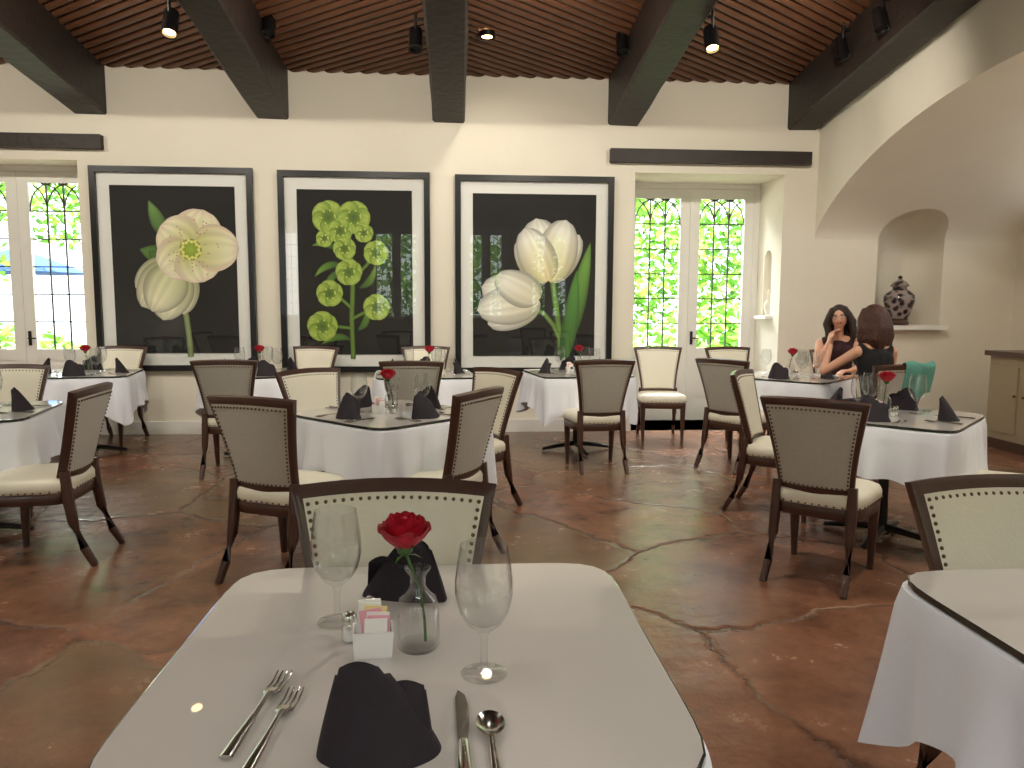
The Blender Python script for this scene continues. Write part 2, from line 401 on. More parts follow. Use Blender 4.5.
for i in range(46):
    a=random.choice((0,72,286,216,146))/57.3+random.uniform(-.4,.4); r=random.uniform(12,30); A.disc(98+r*math.cos(a),80-r*math.sin(a),0.7,(176,120,110),(190,140,120))
A.disc(96,82,11,(170,190,60),(110,140,40))
for i in range(18):
    a=2*PI*i/18; r=8+1.5*(i%2); A.disc(96+r*math.cos(a),82+r*math.sin(a),1.8,(245,235,160),(215,210,100))
A.done()
A=Art(-1.90,2.815,1.60,2.14)
A.stem([(73,192),(72,150),(74,110),(70,60),(66,45)],5,(110,150,50))
A.stem([(73,140),(60,128),(50,122)],3.5,(110,150,50)); A.stem([(73,150),(88,142),(100,138)],3.5,(110,150,50)); A.stem([(73,160),(55,158),(42,156)],3.5,(110,150,50)); A.stem([(73,110),(88,95),(98,82)],3.5,(110,150,50))
for u,v,a,l in ((62,95,165,30),(62,100,205,34),(78,162,30,28),(70,172,150,30),(58,80,130,26),(80,118,15,30)): A.petal(u,v,a,l,8,GD,(120,160,50),bend=0.7,sh=.9)
for u,v,r in ((50,46,17),(76,46,17),(62,60,13),(66,78,12),(98,82,13),(70,102,14),(50,124,14),(98,138,14),(42,158,16),(46,68,9),(86,62,10)):
    ph=random.uniform(0,70)
    for k in range(5): A.petal(u,v,ph+72*k,r,r*1.35,(120,150,40),(190,208,100),edge=(104,140,40),sh=.42)
    A.disc(u,v,r*.42,(70,100,30),(110,140,40))
    for k in range(7): A.disc(u+r*.4*math.cos(k),v+r*.4*math.sin(k),1.0,(220,225,130),(190,200,100))
A.done()
A=Art(-0.03,2.80,1.73,2.14)
A.stem([(112,188),(110,160),(104,120),(101,100)],6,(120,160,70))
A.stem([(110,168),(104,155),(94,143),(80,136)],5,(120,160,70))
A.petal(112,192,74,128,20,(50,100,30),(120,170,70),bend=0.04,sh=.8); A.petal(118,192,84,96,16,(60,110,40),(90,150,60),sh=.8)
WT=(250,246,232); WS=(232,216,160)
for a,l,w in ((126,54,36),(56,58,32),(102,66,48),(74,66,44),(116,60,40)): A.petal(98,108,a,l,w,WS,WT,sh=.45)
for a,l,w in ((140,42,30),(206,60,36),(168,62,42),(190,66,42),(152,52,36)): A.petal(88,128,a,l,w,(226,218,186),WT,sh=.45)
A.done()

# ------------------------------------------------------------ dining chair
def sell(n_,a,bb,N_=40):
    out=[]
    for i in range(N_):
        t=2*PI*i/N_; c,s_=math.cos(t),math.sin(t); r=1/((abs(c)**n_+abs(s_)**n_)**(1/n_)); out.append((a*r*c,bb*r*s_))
    return out
def chair_mesh():
    b=MB()
    ol=[(x*(1+0.25*y),y) for x,y in sell(5,.245,.235,44)]
    def ring(z,s,dz=0): return [(x*s,y*s+.01,z+dz) for x,y in ol]
    b.rings([ring(.345,.95),ring(.35,.97),ring(.405,.98),ring(.41,.96)],M_wood)
    b.rings([ring(.408,.97),ring(.42,1.0),ring(.455,1.0),ring(.475,.96),ring(.488,.85),ring(.494,.5),ring(.496,.05)],M_cream)
    for i in range(0,44):
        x,y=ol[i]; b.sph((x*1.0,y*1.0+.01,.416),.0055,M_nail,6,4)
    def w(v): return .184+.080*v**1.5
    nrm=Vector((0,1,.24)).normalized()
    def S(u,v,off):
        return Vector((u*w(v),-.2-.12*v+.035*u*u,.465+.488*v+.012*(1-u*u)*v))+nrm*off
    us=[-1,-.95,-.90,-.86,-.7,-.5,-.25,0,.25,.5,.7,.86,.90,.95,1]
    vs_=[0,.05,.09,.13,.25,.4,.55,.7,.84,.90,.93,.965,1]
    def region(u,v): return abs(u)<.89 and .07<v<.92
    nu,nv_=len(us),len(vs_)
    for side,sgn,mt in (('f',1,M_cream),('b',-1,M_grey)):
        P=[]
        for v in vs_:
            for u in us:
                if region(u,v):
                    e=min((.89-abs(u))/.25,(v-.07)/.12,(.92-v)/.12,1); off=.018+(.018 if sgn>0 else .008)*max(0,e)**.5
                else:
                    off=.021
                    if abs(u)==1 or v==1 or v==0: off=.014
                P.append(S(u,v,sgn*off))
        for i in range(nv_-1):
            for j in range(nu-1):
                um=(us[j]+us[j+1])/2; vm_=(vs_[i]+vs_[i+1])/2
                m=mt if region(um,vm_) else M_wood
                k=[P[i*nu+j],P[i*nu+j+1],P[(i+1)*nu+j+1],P[(i+1)*nu+j]]
                b.add(k,[(0,1,2,3)] if sgn<0 else [(3,2,1,0)],m)
    per=[(u,0) for u in us]+[(1,v) for v in vs_[1:]]+[(u,1) for u in us[::-1][1:]]+[(-1,v) for v in vs_[::-1][1:-1]]
    for i in range(len(per)):
        a=per[i];c=per[(i+1)%len(per)]
        b.add([S(*a,-.014),S(*c,-.014),S(*c,.014),S(*a,.014)],[(3,2,1,0)],M_wood)
    path=[]
    for k in range(19): path.append((-.86,.11+.79*k/19))
    for k in range(20): path.append((-.86+1.72*k/20,.90))
    for k in range(19): path.append((.86,.90-.79*k/19))
    for k in range(14): path.append((.86-1.72*k/14,.10))
    for u,v in path:
        for sg in (1,-1):
            p=S(u,v,sg*(.024)); b.sph(p,.0058,M_nail,6,4)
    for sx in (-1,1):
        b.tube([(sx*.186,-.20,.52),(sx*.186,-.205,.40),(sx*.188,-.23,.24),(sx*.192,-.28,.1),(sx*.197,-.335,0.0)],[.02,.024,.021,.018,.015],M_wood,sq=True)
        b.tube([(sx*.208,.19,.40),(sx*.206,.195,.22),(sx*.202,.2,0.0)],[.026,.021,.014],M_wood,sq=True)
    me=b.mesh('dining_chair',angle=50,recalc=False)
    bm=bmesh.new(); bm.from_mesh(me); bmesh.ops.remove_doubles(bm,verts=bm.verts,dist=0.0004); bmesh.ops.recalc_face_normals(bm,faces=bm.faces); bm.to_mesh(me); bm.free()
    me.shade_smooth(); me.set_sharp_from_angle(angle=math.radians(50))
    return me
CH=chair_mesh()
def head(dx,dy): return math.atan2(-dx,dy)
def chair(x,y,dx,dy): return place(CH,'dining_chair',(x,y,0),head(dx,dy))

# ------------------------------------------------------------ tables
TT=0.762
def table(x,y,rot,seed=0,size=0.92,drop=.27):
    rnd=random.Random(seed); b=MB(); a=size/2; NP=192; nS=9
    def rr(t):
        c,s_=math.cos(t),math.sin(t); return a/((abs(c)**nS+abs(s_)**nS)**(1/nS))
    ph=[rnd.uniform(0,6.28) for _ in range(4)]
    rings=[]
    T=[2*PI*i/NP for i in range(NP)]
    rings.append([(.02*math.cos(t),.02*math.sin(t),.748) for t in T])
    rings.append([(rr(t)*.97*math.cos(t),rr(t)*.97*math.sin(t),.748) for t in T])
    rings.append([((rr(t)+.004)*math.cos(t),(rr(t)+.004)*math.sin(t),.742) for t in T])
    K=9
    for k in range(1,K+1):
        q=k/K; rg=[]
        for t in T:
            cn=max(0,min(1,(rr(t)/a-1)/.32)); cn=cn**1.6
            dr=(drop+.17*cn)*q
            rip=.018*math.sin(11*t+ph[0])+.016*math.sin(19*t+ph[1])+.038*cn*math.sin(24*t+ph[2])
            ra=rr(t)+.012+q*(.028-.02*cn)+rip*q**1.1
            rg.append((ra*math.cos(t),ra*math.sin(t),.742-dr+.008*math.sin(7*t+ph[3])*q))
        rings.append(rg)
    b.rings(rings,M_cloth,True,False)
    g=[(p[0],p[1]) for p in [(math.cos(t)*(rr(t)-.006),math.sin(t)*(rr(t)-.006)) for t in T[::2]]]
    b.rings([[(p[0],p[1],TT) for p in g],[(p[0]*.993,p[1]*.993,TT+.0012) for p in g]],M_gedge,False,False)
    b.rings([[(p[0],p[1],.7495) for p in g],[(p[0],p[1],TT) for p in g]],M_gedge,False,False)
    b.add([(p[0]*.993,p[1]*.993,TT+.0012) for p in g],[tuple(range(len(g)))],M_top)
    b.lathe([(.27,.70),(.27,.735)],M_iron,seg=24,cap0=True,cap1=True)
    b.lathe([(.035,.05),(.03,.3),(.035,.70)],M_iron,seg=16)
    for k in range(4):
        c,s_=math.cos(k*PI/2),math.sin(k*PI/2)
        b.tube([(0,0,.07),(c*.2,s_*.2,.045),(c*.34,s_*.34,.02)],[.035,.028,.02],M_iron,8,flat=.7)
    return b.obj('dining_table',(x,y,0),rot,angle=45,recalc=False)

# ------------------------------------------------------------ tableware meshes
def goblet_mesh():
    b=MB()
    p=[(.001,.003),(.034,.002),(.037,.004),(.03,.007),(.012,.011),(.006,.02),(.0055,.05),(.007,.075),(.014,.083),(.028,.095),(.039,.115),(.0455,.145),(.0455,.17),(.042,.2),(.0375,.232),(.0368,.232),(.041,.2),(.0443,.17),(.0443,.145),(.038,.118),(.027,.099),(.012,.09),(.001,.088)]
    b.lathe([(r*1.12,z*1.03) for r,z in p],M_glass,seg=32); return b.mesh('water_goblet',angle=60)
GOB=goblet_mesh()
def vase_mesh():
    b=MB(); p=[(.001,.004),(.036,.002),(.04,.008),(.041,.03),(.040,.08),(.035,.1),(.018,.114),(.0145,.125),(.015,.143),(.025,.158),(.0255,.16),(.013,.143),(.0125,.126),(.033,.098),(.038,.079),(.038,.03),(.036,.012),(.001,.01)]
    b.lathe(p,M_glass,seg=32); return b.mesh('bud_vase',angle=60)
VAS=vase_mesh()
def rose_mesh(lean=(-.024,.0),h=.205):
    b=MB(); hx,hy=lean
    b.tube([(.014,0,.014),(.012,0,.06),(.003,0,.12),(hx*.5,hy*.6,h-.045),(hx,hy,h-.012)],[.0028]*5,M_green,8)
    for a in (0,2.1,4.2):
        b.add([(hx,hy,h-.02),(hx+.02*math.cos(a-.2),hy+.02*math.sin(a-.2),h-.02),(hx+.034*math.cos(a),hy+.034*math.sin(a),h-.028),(hx+.02*math.cos(a+.2),hy+.02*math.sin(a+.2),h-.02)],[(0,1,2,3)],M_green)
    b.sph((hx,hy,h-.008),(.016,.016,.014),M_green,10,6)
    r=random.Random(3); 
    b.sph((hx,hy,h+.026),(.014,.014,.028),M_rose,12,8)
    layers=[(.014,.062,3,.0),(.021,.064,4,.1),(.028,.064,5,.2),(.036,.058,5,.4),(.042,.050,6,.6)]
    for li,(rad,hh,cnt,flare) in enumerate(layers):
        for k in range(cnt):
            a0=2*PI*k/cnt+li*.7+r.uniform(-.1,.1); ws=2*PI/cnt*.75
            nu,nv_=8,7; vs=[];fs=[]
            for i in range(nv_+1):
                v=i/nv_
                for j in range(nu+1):
                    u=-1+2*j/nu
                    a=a0+u*ws*(.35+.65*math.sin(PI*.5*min(1,v*1.6)))*(1-.25*max(0,v-.75)/.25)
                    R=rad*(.3+.7*math.sin(min(1,v*1.5)*PI/2))+flare*.014*max(0,v-.55)/.45
                    z=h-.006+hh*v*(1-.16*u*u*v)-flare*.012*max(0,v-.7)/.3+.0015*math.sin(u*6+k)
                    vs.append((hx+R*math.cos(a),hy+R*math.sin(a),z))
            for i in range(nv_):
                for j in range(nu): q=i*(nu+1)+j; fs.append((q,q+1,q+nu+2,q+nu+1))
            b.add(vs,fs,M_rose)
    return b.mesh('red_rose',angle=70,recalc=False)
ROS=rose_mesh()
def napkin_mesh():
    b=MB(); nt,nk=12,24
    def sheet(w,d,ht,ox,oy,amp,ph,a0,a1):
        vs=[];fs=[]
        for i in range(nt+1):
            t=i/nt
            for j in range(nk+1):
                f=a0+(a1-a0)*j/nk
                bx_=-w*math.cos(f); by=-d*math.sin(f)
                ax=-.028*math.cos(f)+ox; ay=.012-.008*math.sin(f)+oy
                s=t**1.15
                x=bx_*(1-s)+ax*s; y=by*(1-s)+ay*s
                k=1+amp*math.sin(5*f+ph)*(1-t)
                vs.append((x*k,y*k,ht*t-(.012*(abs(math.cos(f))**2) if t>.9 else 0)))
        for i in range(nt):
            for j in range(nk): q=i*(nk+1)+j; fs.append((q,q+1,q+nk+2,q+nk+1))
        b.add(vs,fs,M_nap)
    sheet(.088,.07,.128,-.030,0,.03,0,0,PI)
    sheet(.080,.05,.092,.035,.012,.04,1,.1,PI*.97)
    sheet(.088,-.02,.124,-.028,0,.02,2,0,PI)
    sheet(.06,.08,.07,.01,-.01,.04,3,.5,PI*.7)
    return b.mesh('folded_napkin',angle=60)
NAP=napkin_mesh()
def fork_mesh():
    b=MB()
    b.tube([(0,-.10,.004),(0,-.06,.006),(0,0,.008),(0,.03,.010),(0,.045,.008)],[.009,.0075,.004,.0035,.008],M_steel,10,flat=.35)
    b.tube([(0,.04,.008),(0,.05,.006),(0,.06,.005)],[.006,.0125,.0125],M_steel,10,flat=.2)
    for k in range(4):
        x=-.0105+.007*k; b.tube([(x,.055,.005),(x,.08,.004),(x*.95,.105,.009)],[.0022,.002,.0012],M_steel,6,flat=.7)
    return b.mesh('dinner_fork',angle=60)
FRK=fork_mesh()
def knife_mesh():
    b=MB()
    b.tube([(0,-.11,.006),(0,-.08,.007),(0,-.02,.006),(0,-.005,.005)],[.009,.009,.0065,.006],M_steel,10,flat=.6)
    pts=[(-.007,-.006),(.006,-.006),(.0095,.03),(.010,.08),(.006,.105),(-.004,.118),(-.008,.1),(-.008,.03)]
    b.add([(x,y,.003) for x,y in pts]+[(x*.9,y,.0055) for x,y in pts],[tuple(reversed(range(8))),tuple(range(8,16))]+[(i,(i+1)%8,8+(i+1)%8,8+i) for i in range(8)],M_steel)
    return b.mesh('dinner_knife',angle=40)
KNF=knife_mesh()
def spoon_mesh():
    b=MB()
    b.tube([(0,-.11,.004),(0,-.07,.006),(0,0,.009),(0,.035,.010)],[.009,.007,.004,.0045],M_steel,10,flat=.35)
    vs=[];fs=[];nr,ns=6,20
    for i in range(nr+1):
        r=i/nr
        for j in range(ns):
            a=2*PI*j/ns; vs.append((.02*r*math.cos(a),.062+.031*r*math.sin(a),.0105-.008*(1-r*r)))
    for i in range(nr):
        for j in range(ns): fs.append((i*ns+j,i*ns+(j+1)%ns,(i+1)*ns+(j+1)%ns,(i+1)*ns+j))
    b.add(vs,fs,M_steel)
    return b.mesh('spoon',angle=60,recalc=False)
SPN=spoon_mesh()
def caddy_mesh():
    b=MB(); w,d,h=.038,.028,.05; t=.004
    o=[(-w*.9,-d*.9),(w*.9,-d*.9),(w*.9,d*.9),(-w*.9,d*.9)]; o2=[(-w,-d),(w,-d),(w,d),(-w,d)]
    i2=[(-w+t,-d+t),(w-t,-d+t),(w-t,d-t),(-w+t,d-t)]
    b.rings([[(x,y,0) for x,y in o],[(x,y,h) for x,y in o2],[(x,y,h) for x,y in i2],[(x*.9,y*.9,.005) for x,y in i2]],M_porc)
    r=random.Random(5); cols=[M_mat,M_pink,M_mat,M_pink,M_yel,M_mat,M_mat]
    for i,m in enumerate(cols):
        y=-.019+.0062*i; tl=r.uniform(-.14,.14)
        b.box((0,0,0),(.042,.003,.062),m,M=Matrix.Translation((r.uniform(-.01,.01),y,.042+.004*i))@Matrix.Rotation(tl,4,'Y')@Matrix.Rotation(-.12,4,'X'))
    return b.mesh('sugar_packet_caddy',angle=30)
CAD=caddy_mesh()
def shaker_mesh():
    b=MB(); b.lathe([(.001,.001),(.015,.001),(.0165,.01),(.014,.04)],M_glass,seg=16)
    b.lathe([(.001,.003),(.0125,.003),(.012,.026),(.001,.026)],M_porc,seg=16)
    b.lathe([(.0145,.038),(.015,.05),(.010,.058),(.001,.06)],M_steel,seg=16)
    return b.mesh('salt_shaker',angle=50)
SHK=shaker_mesh()
def P_(me,name,x,y,rz=0,s=1):
    o=place(me,name,(x,y,TT+.0015),rz); o.scale=(s,s,s); return o

def dress(cx,cy,rot,n_nap=(0,1,2,3),gob=3,rose=True,cut_=True,seed=0):
    r=random.Random(seed)
    def W(lx,ly): c,s_=math.cos(rot),math.sin(rot); return cx+lx*c-ly*s_, cy+lx*s_+ly*c
    for k in n_nap:
        a=k*PI/2; lx,ly=.30*math.sin(a),-.30*math.cos(a)
        x,y=W(lx,ly); P_(NAP,'folded_napkin',x,y,rot+a,1.12)
        gx,gy=W(lx*.42+.14*math.cos(a),ly*.42+.14*math.sin(a))
        if k<gob: P_(GOB,'water_goblet',gx,gy)
        if cut_:
            for o,me,nm in ((-.165,FRK,'dinner_fork'),(-.138,FRK,'dinner_fork'),(.13,KNF,'dinner_knife'),(.16,SPN,'spoon')):
                x,y=W(lx*1.12+o*math.cos(a),ly*1.12+o*math.sin(a)); P_(me,nm,x,y,rot+a,.92)
    if rose:
        x,y=W(.03,.03); P_(VAS,'bud_vase',x,y); P_(ROS,'red_rose',x,y,r.uniform(0,6))
        x,y=W(-.062,.03); P_(CAD,'sugar_packet_caddy',x,y,rot)
        x,y=W(-.02,-.05); P_(SHK,'salt_shaker',x,y); x,y=W(-.065,-.045); P_(SHK,'pepper_shaker',x,y)

# foreground table
table(-.08,1.42,0,1)
P_(GOB,'water_goblet',-.250,1.53); P_(GOB,'water_goblet',.044,1.29)
P_(VAS,'bud_vase',-.078,1.405); P_(ROS,'red_rose',-.078,1.405)
P_(CAD,'sugar_packet_caddy',-.162,1.39,.12)
P_(SHK,'salt_shaker',-.214,1.445); P_(SHK,'pepper_shaker',-.180,1.52)
P_(NAP,'folded_napkin',-.118,1.08,0.0,1.03); P_(NAP,'folded_napkin',-.125,1.655,2.9,1.1)
P_(FRK,'dinner_fork',-.322,1.18,-.12,1.22); P_(FRK,'dinner_fork',-.287,1.12,-.1,1.22)
P_(KNF,'dinner_knife',.006,1.085,.03,1.22); P_(SPN,'spoon',.050,1.045,0.03,1.15)
chair(-.165,1.66,0,-1)
# right near table
table(1.52,1.31,0,2)
chair(1.455,1.62,0,-1)
for o in (1.38,1.41): P_(FRK,'dinner_fork',o,1.60,PI*.8)
P_(KNF,'dinner_knife',1.47,1.6,PI*.8)
P_(NAP,'folded_napkin',1.66,1.55,PI)
P_(GOB,'water_goblet',1.78,1.40)
# mid table (diamond)
table(-.41,4.62,PI/4,3); dress(-.41,4.62,PI/4,seed=1)
chair(-.90,4.05,.42,.90); chair(-.13,4.22,-.86,.51); chair(-.84,5.18,.72,-.7); chair(.05,5.22,-.8,-.6)
# left table
table(-2.98,4.75,.2,4); dress(-2.98,4.75,.2,seed=2)
chair(-2.31,4.32,-1,-.06); chair(-3.2,5.5,.25,-.97); chair(-3.75,4.5,.95,.3)
# left far table
table(-3.50,7.35,.2,5); dress(-3.50,7.35,.2,seed=3)
chair(-3.55,7.98,-.1,-1); chair(-3.85,6.55,.15,1); chair(-4.4,7.5,1,-.2)
# far table below prints
table(-1.88,7.3,.5,6); dress(-1.88,7.3,.5,seed=4)
chair(-1.90,6.55,-.05,1); chair(-1.6,7.98,-.3,-1)
table(-.32,7.2,.1,7); dress(-.32,7.2,.1,seed=5)
chair(-.36,6.42,.05,1); chair(-.35,7.97,0,-1)
table(1.15,7.3,.15,8); dress(1.15,7.3,.15,seed=6)
chair(1.20,6.55,-.08,1); chair(2.15,7.92,-.12,-1)
# women's table
table(3.10,6.85,PI/4,9); dress(3.10,6.85,PI/4,(0,3),gob=4,seed=7)
P_(GOB,'water_goblet',3.25,7.0); P_(GOB,'water_goblet',3.35,6.75); P_(GOB,'water_goblet',2.95,7.1)
chair(2.47,6.5,.8,.6); chair(2.98,7.88,.1,-1)
W2=(3.44,5.98); W1=(3.82,7.42)
d2=(-.12,1.0); d1=(-.42,-.9)
chair(W2[0],W2[1],*d2); chair(W1[0],W1[1],*d1)
# right table (diamond)
table(2.6,4.4,PI/4,10); dress(2.6,4.4,PI/4,seed=8)
chair(1.94,3.83,.66,.75); chair(2.22,5.02,.82,-.57); chair(2.95,3.86,-.85,.5)

# teal jacket on chair
b=MB(); nu,nv_=16,22; vs=[];fs=[]
for i in range(nv_+1):
    t=-1+2*i/nv_
    for j in range(nu+1):
        u=j/nu; x=-.02+.27*u
        z=.985-abs(t)**1.5*(.30+.05*math.sin(u*5)) ; off=(.04+.012*math.sin(u*9+t*2))*math.tanh(t*5)
        y=-.325+(.985-z)*.24+off+.03*u*u
        vs.append((x,y,z+.01*math.sin(u*7)))
for i in range(nv_):
    for j in range(nu): q=i*(nu+1)+j; fs.append((q,q+1,q+nu+2,q+nu+1))
b.add(vs,fs,M_teal); b.obj('teal_jacket',(W2[0],W2[1],0),head(*d2),angle=80,recalc=False)

# ------------------------------------------------------------ console, jar, shelves
b=MB(); cx,cy=5.8,6.9
b.box((cx,cy,.47),(.8,.9,.90),M_deskw); b.box((cx,cy,.95),(.88,.98,.05),M_wood); b.box((cx,cy,.05),(.84,.94,.1),M_wood)
for k in (-1,1): b.box((cx-.405,cy+k*.22,.5),(.02,.36,.66),M_deskw)
for k in (-1,1): b.sph((cx-.425,cy+k*.06,.55),.014,M_nail)
b.obj('host_console',smooth=False)
b=MB(); b.box((cx,cy+.1,1.075),(.3,.3,.02),M_iron); b.box((cx-.05,cy+.1,1.03),(.05,.05,.1),M_iron); b.box((cx,cy+.1,.984),(.2,.2,.01),M_iron); b.obj('menu_stand',smooth=False)
b=MB(); b.box((5.13,YW-.065,1.175),(.84,.12,.045),M_white); b.obj('niche_shelf',smooth=False)
b=MB(); b.lathe([(.0,0),(.11,0),(.12,.02),(.1,.05),(.11,.07)],M_wood,seg=24)
b.lathe([(.09,.07),(.1,.08),(.13,.16),(.165,.27),(.16,.34),(.11,.39),(.075,.41),(.075,.44)],M_jar,seg=32,cap0=True)
b.lathe([(.095,.44),(.1,.455),(.07,.49),(.03,.51),(.02,.53),(.028,.55),(.0,.57)],M_jar,seg=32)
b.obj('ginger_jar',(5.06,YW+.06,1.2),angle=50)
b=MB(); b.box((DX1-.04,YW+.36,1.28),(.08,.34,.035),M_white); b.obj('jamb_shelf',smooth=False)
b=MB(); b.lathe([(.0,0),(.035,0),(.03,.02),(.045,.07),(.05,.12),(.03,.17),(.015,.21),(.02,.25),(.012,.29),(0,.31)],M_wall,seg=20); b.obj('plaster_figurine',(DX1+.02,YW+.36,1.2985),angle=50)

# ------------------------------------------------------------ ceiling lights
def canister(x,y,z,lit,tilt=-0.4,az=0,side=0):
    b=MB(); M=Matrix.Rotation(az,4,'Z')@Matrix.Rotation(tilt,4,'X')
    b.lathe([(.03,.16),(.055,.14),(.06,-.02),(.062,-.06),(.05,-.055),(.045,.0)],M_black,seg=20,cap0=True,M=M)
    b.lathe([(.045,-.035),(.001,-.035)],M_bulb if lit else M_iron,seg=20,M=M)
    b.tube([(0,0,.12),(0,0,.26)],.012,M_black,8)
    if side: b.tube([(0,0,.2),(side,0,.2)],.012,M_black,8)
    b.obj('track_spotlight',(x,y,z),angle=40)
for (x,y,z,l,sd) in ((-2.18,6.2,3.50,1,.1),(-1.70,7.3,3.88,0,-.1),(-.36,6.9,3.66,0,.1),(1.56,7.4,3.84,0,.1),(2.03,6.2,3.50,1,-.1),(3.56,7.1,3.76,0,.1),(3.56,6.45,3.78,0,.1)):
    canister(x,y,z,l,side=sd)
b=MB(); z=ceilz(7.55)-.075
b.lathe([(.075,0),(.075,.05),(.05,.02)],M_black,(0.28,7.45,z),24); b.lathe([(.05,.005),(.001,.005)],M_bulb,(0.28,7.45,z),24); b.obj('recessed_downlight',angle=40)
def lamp(kind,name,loc,energy,col,rot=None,size=1,sy=None,spot=1.6,aim=None):
    l=bpy.data.lights.new(name,kind); l.energy=energy; l.color=col
    if kind=='AREA':
        l.size=size
        if sy: l.shape='RECTANGLE'; l.size_y=sy
    elif kind=='SPOT': l.spot_size=spot; l.spot_blend=1.0; l.shadow_soft_size=size
    elif kind=='POINT': l.shadow_soft_size=size
    o=bpy.data.objects.new(name,l); o.location=loc; coll.objects.link(o)
    if aim: o.rotation_euler=(Vector(aim)-Vector(loc)).to_track_quat('-Z','Y').to_euler()
    return o
WARM=(1,.92,.79)
for x in (-4.85,-2.95,-1.0,.9,2.85):
    lamp('SPOT','gallery_spot_lamp',(x,5.6,3.75),105,WARM,size=.05,spot=2.7,aim=(x,YW,2.3))
for i,(x,y,z,e) in enumerate(((.28,7.4,3.85,35),(-2.9,3.0,4.15,160),(2.6,3.2,4.15,160),(.5,4.2,3.95,150),(-5.0,2.6,4.15,120),(.9,-1.2,4.5,60),(3.1,-.4,4.5,100),(-3.2,-.6,4.5,100))):
    lamp('SPOT','downlight_lamp',(x,y,z),e,WARM,size=.05,spot=2.7,aim=(x,y+.5,0))
lamp('POINT','alcove_lamp',(5.4,4.6,2.3),12,(1,.82,.6),size=.2)
for i,(x0,x1) in enumerate(rearw):
    lamp('AREA','daylight_rear',((x0+x1)/2,YB-2.6,5.0),850,(.97,.98,1),size=2.4,sy=1.6,aim=((x0+x1)/2,YB+1.5,.8))
for x0,x1 in ((DX0,DX1),(LX0,LX1)):
    lamp('AREA','daylight_front',((x0+x1)/2,YW+2.4,4.4),750,(.97,1,.98),size=2.2,sy=1.2,aim=((x0+x1)/2,YW-1.5,.3))
s=bpy.data.lights.new('sun','SUN'); s.energy=16; s.angle=.01; s.color=(1,.97,.9)
so=bpy.data.objects.new('sun',s); coll.objects.link(so); so.rotation_euler=Vector((-.62,.22,-.75)).to_track_quat('-Z','Y').to_euler()

w=bpy.data.worlds.new('World'); scene.world=w; w.use_nodes=True
bg=w.node_tree.nodes['Background']; bg.inputs[0].default_value=(.88,.95,1,1); bg.inputs[1].default_value=3.6

# ------------------------------------------------------------ garden outside
b=MB(); b.box((0,19.6,-.1),(40,20,.1),M_grass); b.box((0,-14.4,-.1),(40,20,.1),M_grass); b.obj('garden_ground',smooth=False)
def foliage(name,cx,cy,cz,rx,ry,rz,n,seed):
    r=random.Random(seed); b=MB()
    b.tube([(cx,cy,-.05),(cx+.1,cy,cz*.6),(cx-.1,cy+.1,cz)],[.12,.09,.05],M_bark,8)
    for i in range(n):
        while True:
            p=Vector((r.uniform(-1,1),r.uniform(-1,1),r.uniform(-1,1)))
            if p.length<1 and p.length>.35: break
        c=Vector((cx+p.x*rx,cy+p.y*ry,cz+p.z*rz))
        if c.z<.05: continue
        a=Vector((r.gauss(0,1),r.gauss(0,1),r.gauss(0,.6))).normalized(); d=a.cross(Vector((r.gauss(0,1),r.gauss(0,1),r.gauss(0,1)))).normalized()
        l=r.uniform(.07,.14)*(1.7 if cy<0 else 1); wd=l*.42
        b.add([c-a*l,c+d*wd,c+a*l,c-d*wd],[(0,1,2,3)],M_leaf if r.random()<.55 else M_leaf2)
    b.obj(name,smooth=False,recalc=False)
foliage('garden_tree',2.8,13.2,2.6,1.7,1.1,1.8,2800,1)
foliage('garden_tree',5.8,14.0,2.2,1.6,1.1,2.1,2500,2)
foliage('garden_tree',-6.9,15.0,3.8,2.0,1.2,1.4,1900,3)
foliage('garden_tree',-9.6,14.2,2.4,1.6,1.0,2.0,1900,4)
foliage('garden_bush',4.2,11.4,.7,1.8,.6,.8,1500,5)
foliage('garden_bush',-7.4,12.2,.5,1.8,.6,.6,1200,6)
foliage('garden_tree',-2.5,-12.5,2.6,3.4,1.2,2.4,2000,7)
foliage('garden_tree',3.0,-12.0,2.6,3.4,1.2,2.4,2000,8)
b=MB()
for sx in (-9.6,-5.9):
    b.tube([(sx,17.5,0),(sx,17.5,2.3)],.03,M_iron,8)
    b.lathe([(1.5,2.05),(.7,2.35),(.02,2.6)],M_umb,(sx,17.5,0),8)
b.obj('patio_umbrella',angle=20)

# ------------------------------------------------------------ people
def caps(b,p0,r0,p1,r1,seg=12):
    p0=Vector(p0);p1=Vector(p1)
    b.sph(p0,r0,M_skin,seg,8); b.sph(p1,r1,M_skin,seg,8)
    d=(p1-p0).normalized(); u=Vector((0,0,1)) if abs(d.z)<.9 else Vector((0,1,0)); sd=d.cross(u).normalized(); u=sd.cross(d)
    rg=[[p+(sd*math.cos(2*PI*k/seg)+u*math.sin(2*PI*k/seg))*r for k in range(seg)] for p,r in ((p0,r0),(p1,r1))]
    b.rings(rg,M_skin)
def chain(b,pts):
    for (p0,r0),(p1,r1) in zip(pts,pts[1:]): caps(b,p0,r0,p1,r1)
def remesh(b,name,m,parent,vox=.007,sm=5):
    me=b.mesh(name,smooth=False); o=place(me,name,(0,0,0),0)
    md=o.modifiers.new('r','REMESH'); md.mode='VOXEL'; md.voxel_size=vox
    m2=o.modifiers.new('s','SMOOTH'); m2.iterations=sm; m2.factor=.5
    dg=bpy.context.evaluated_depsgraph_get()
    me2=bpy.data.meshes.new_from_object(o.evaluated_get(dg)); o.modifiers.clear(); me2.materials.clear(); me2.materials.append(m); o.data=me2
    me2.polygons.foreach_set('material_index',[0]*len(me2.polygons)); me2.shade_smooth(); o.parent=parent
    return o
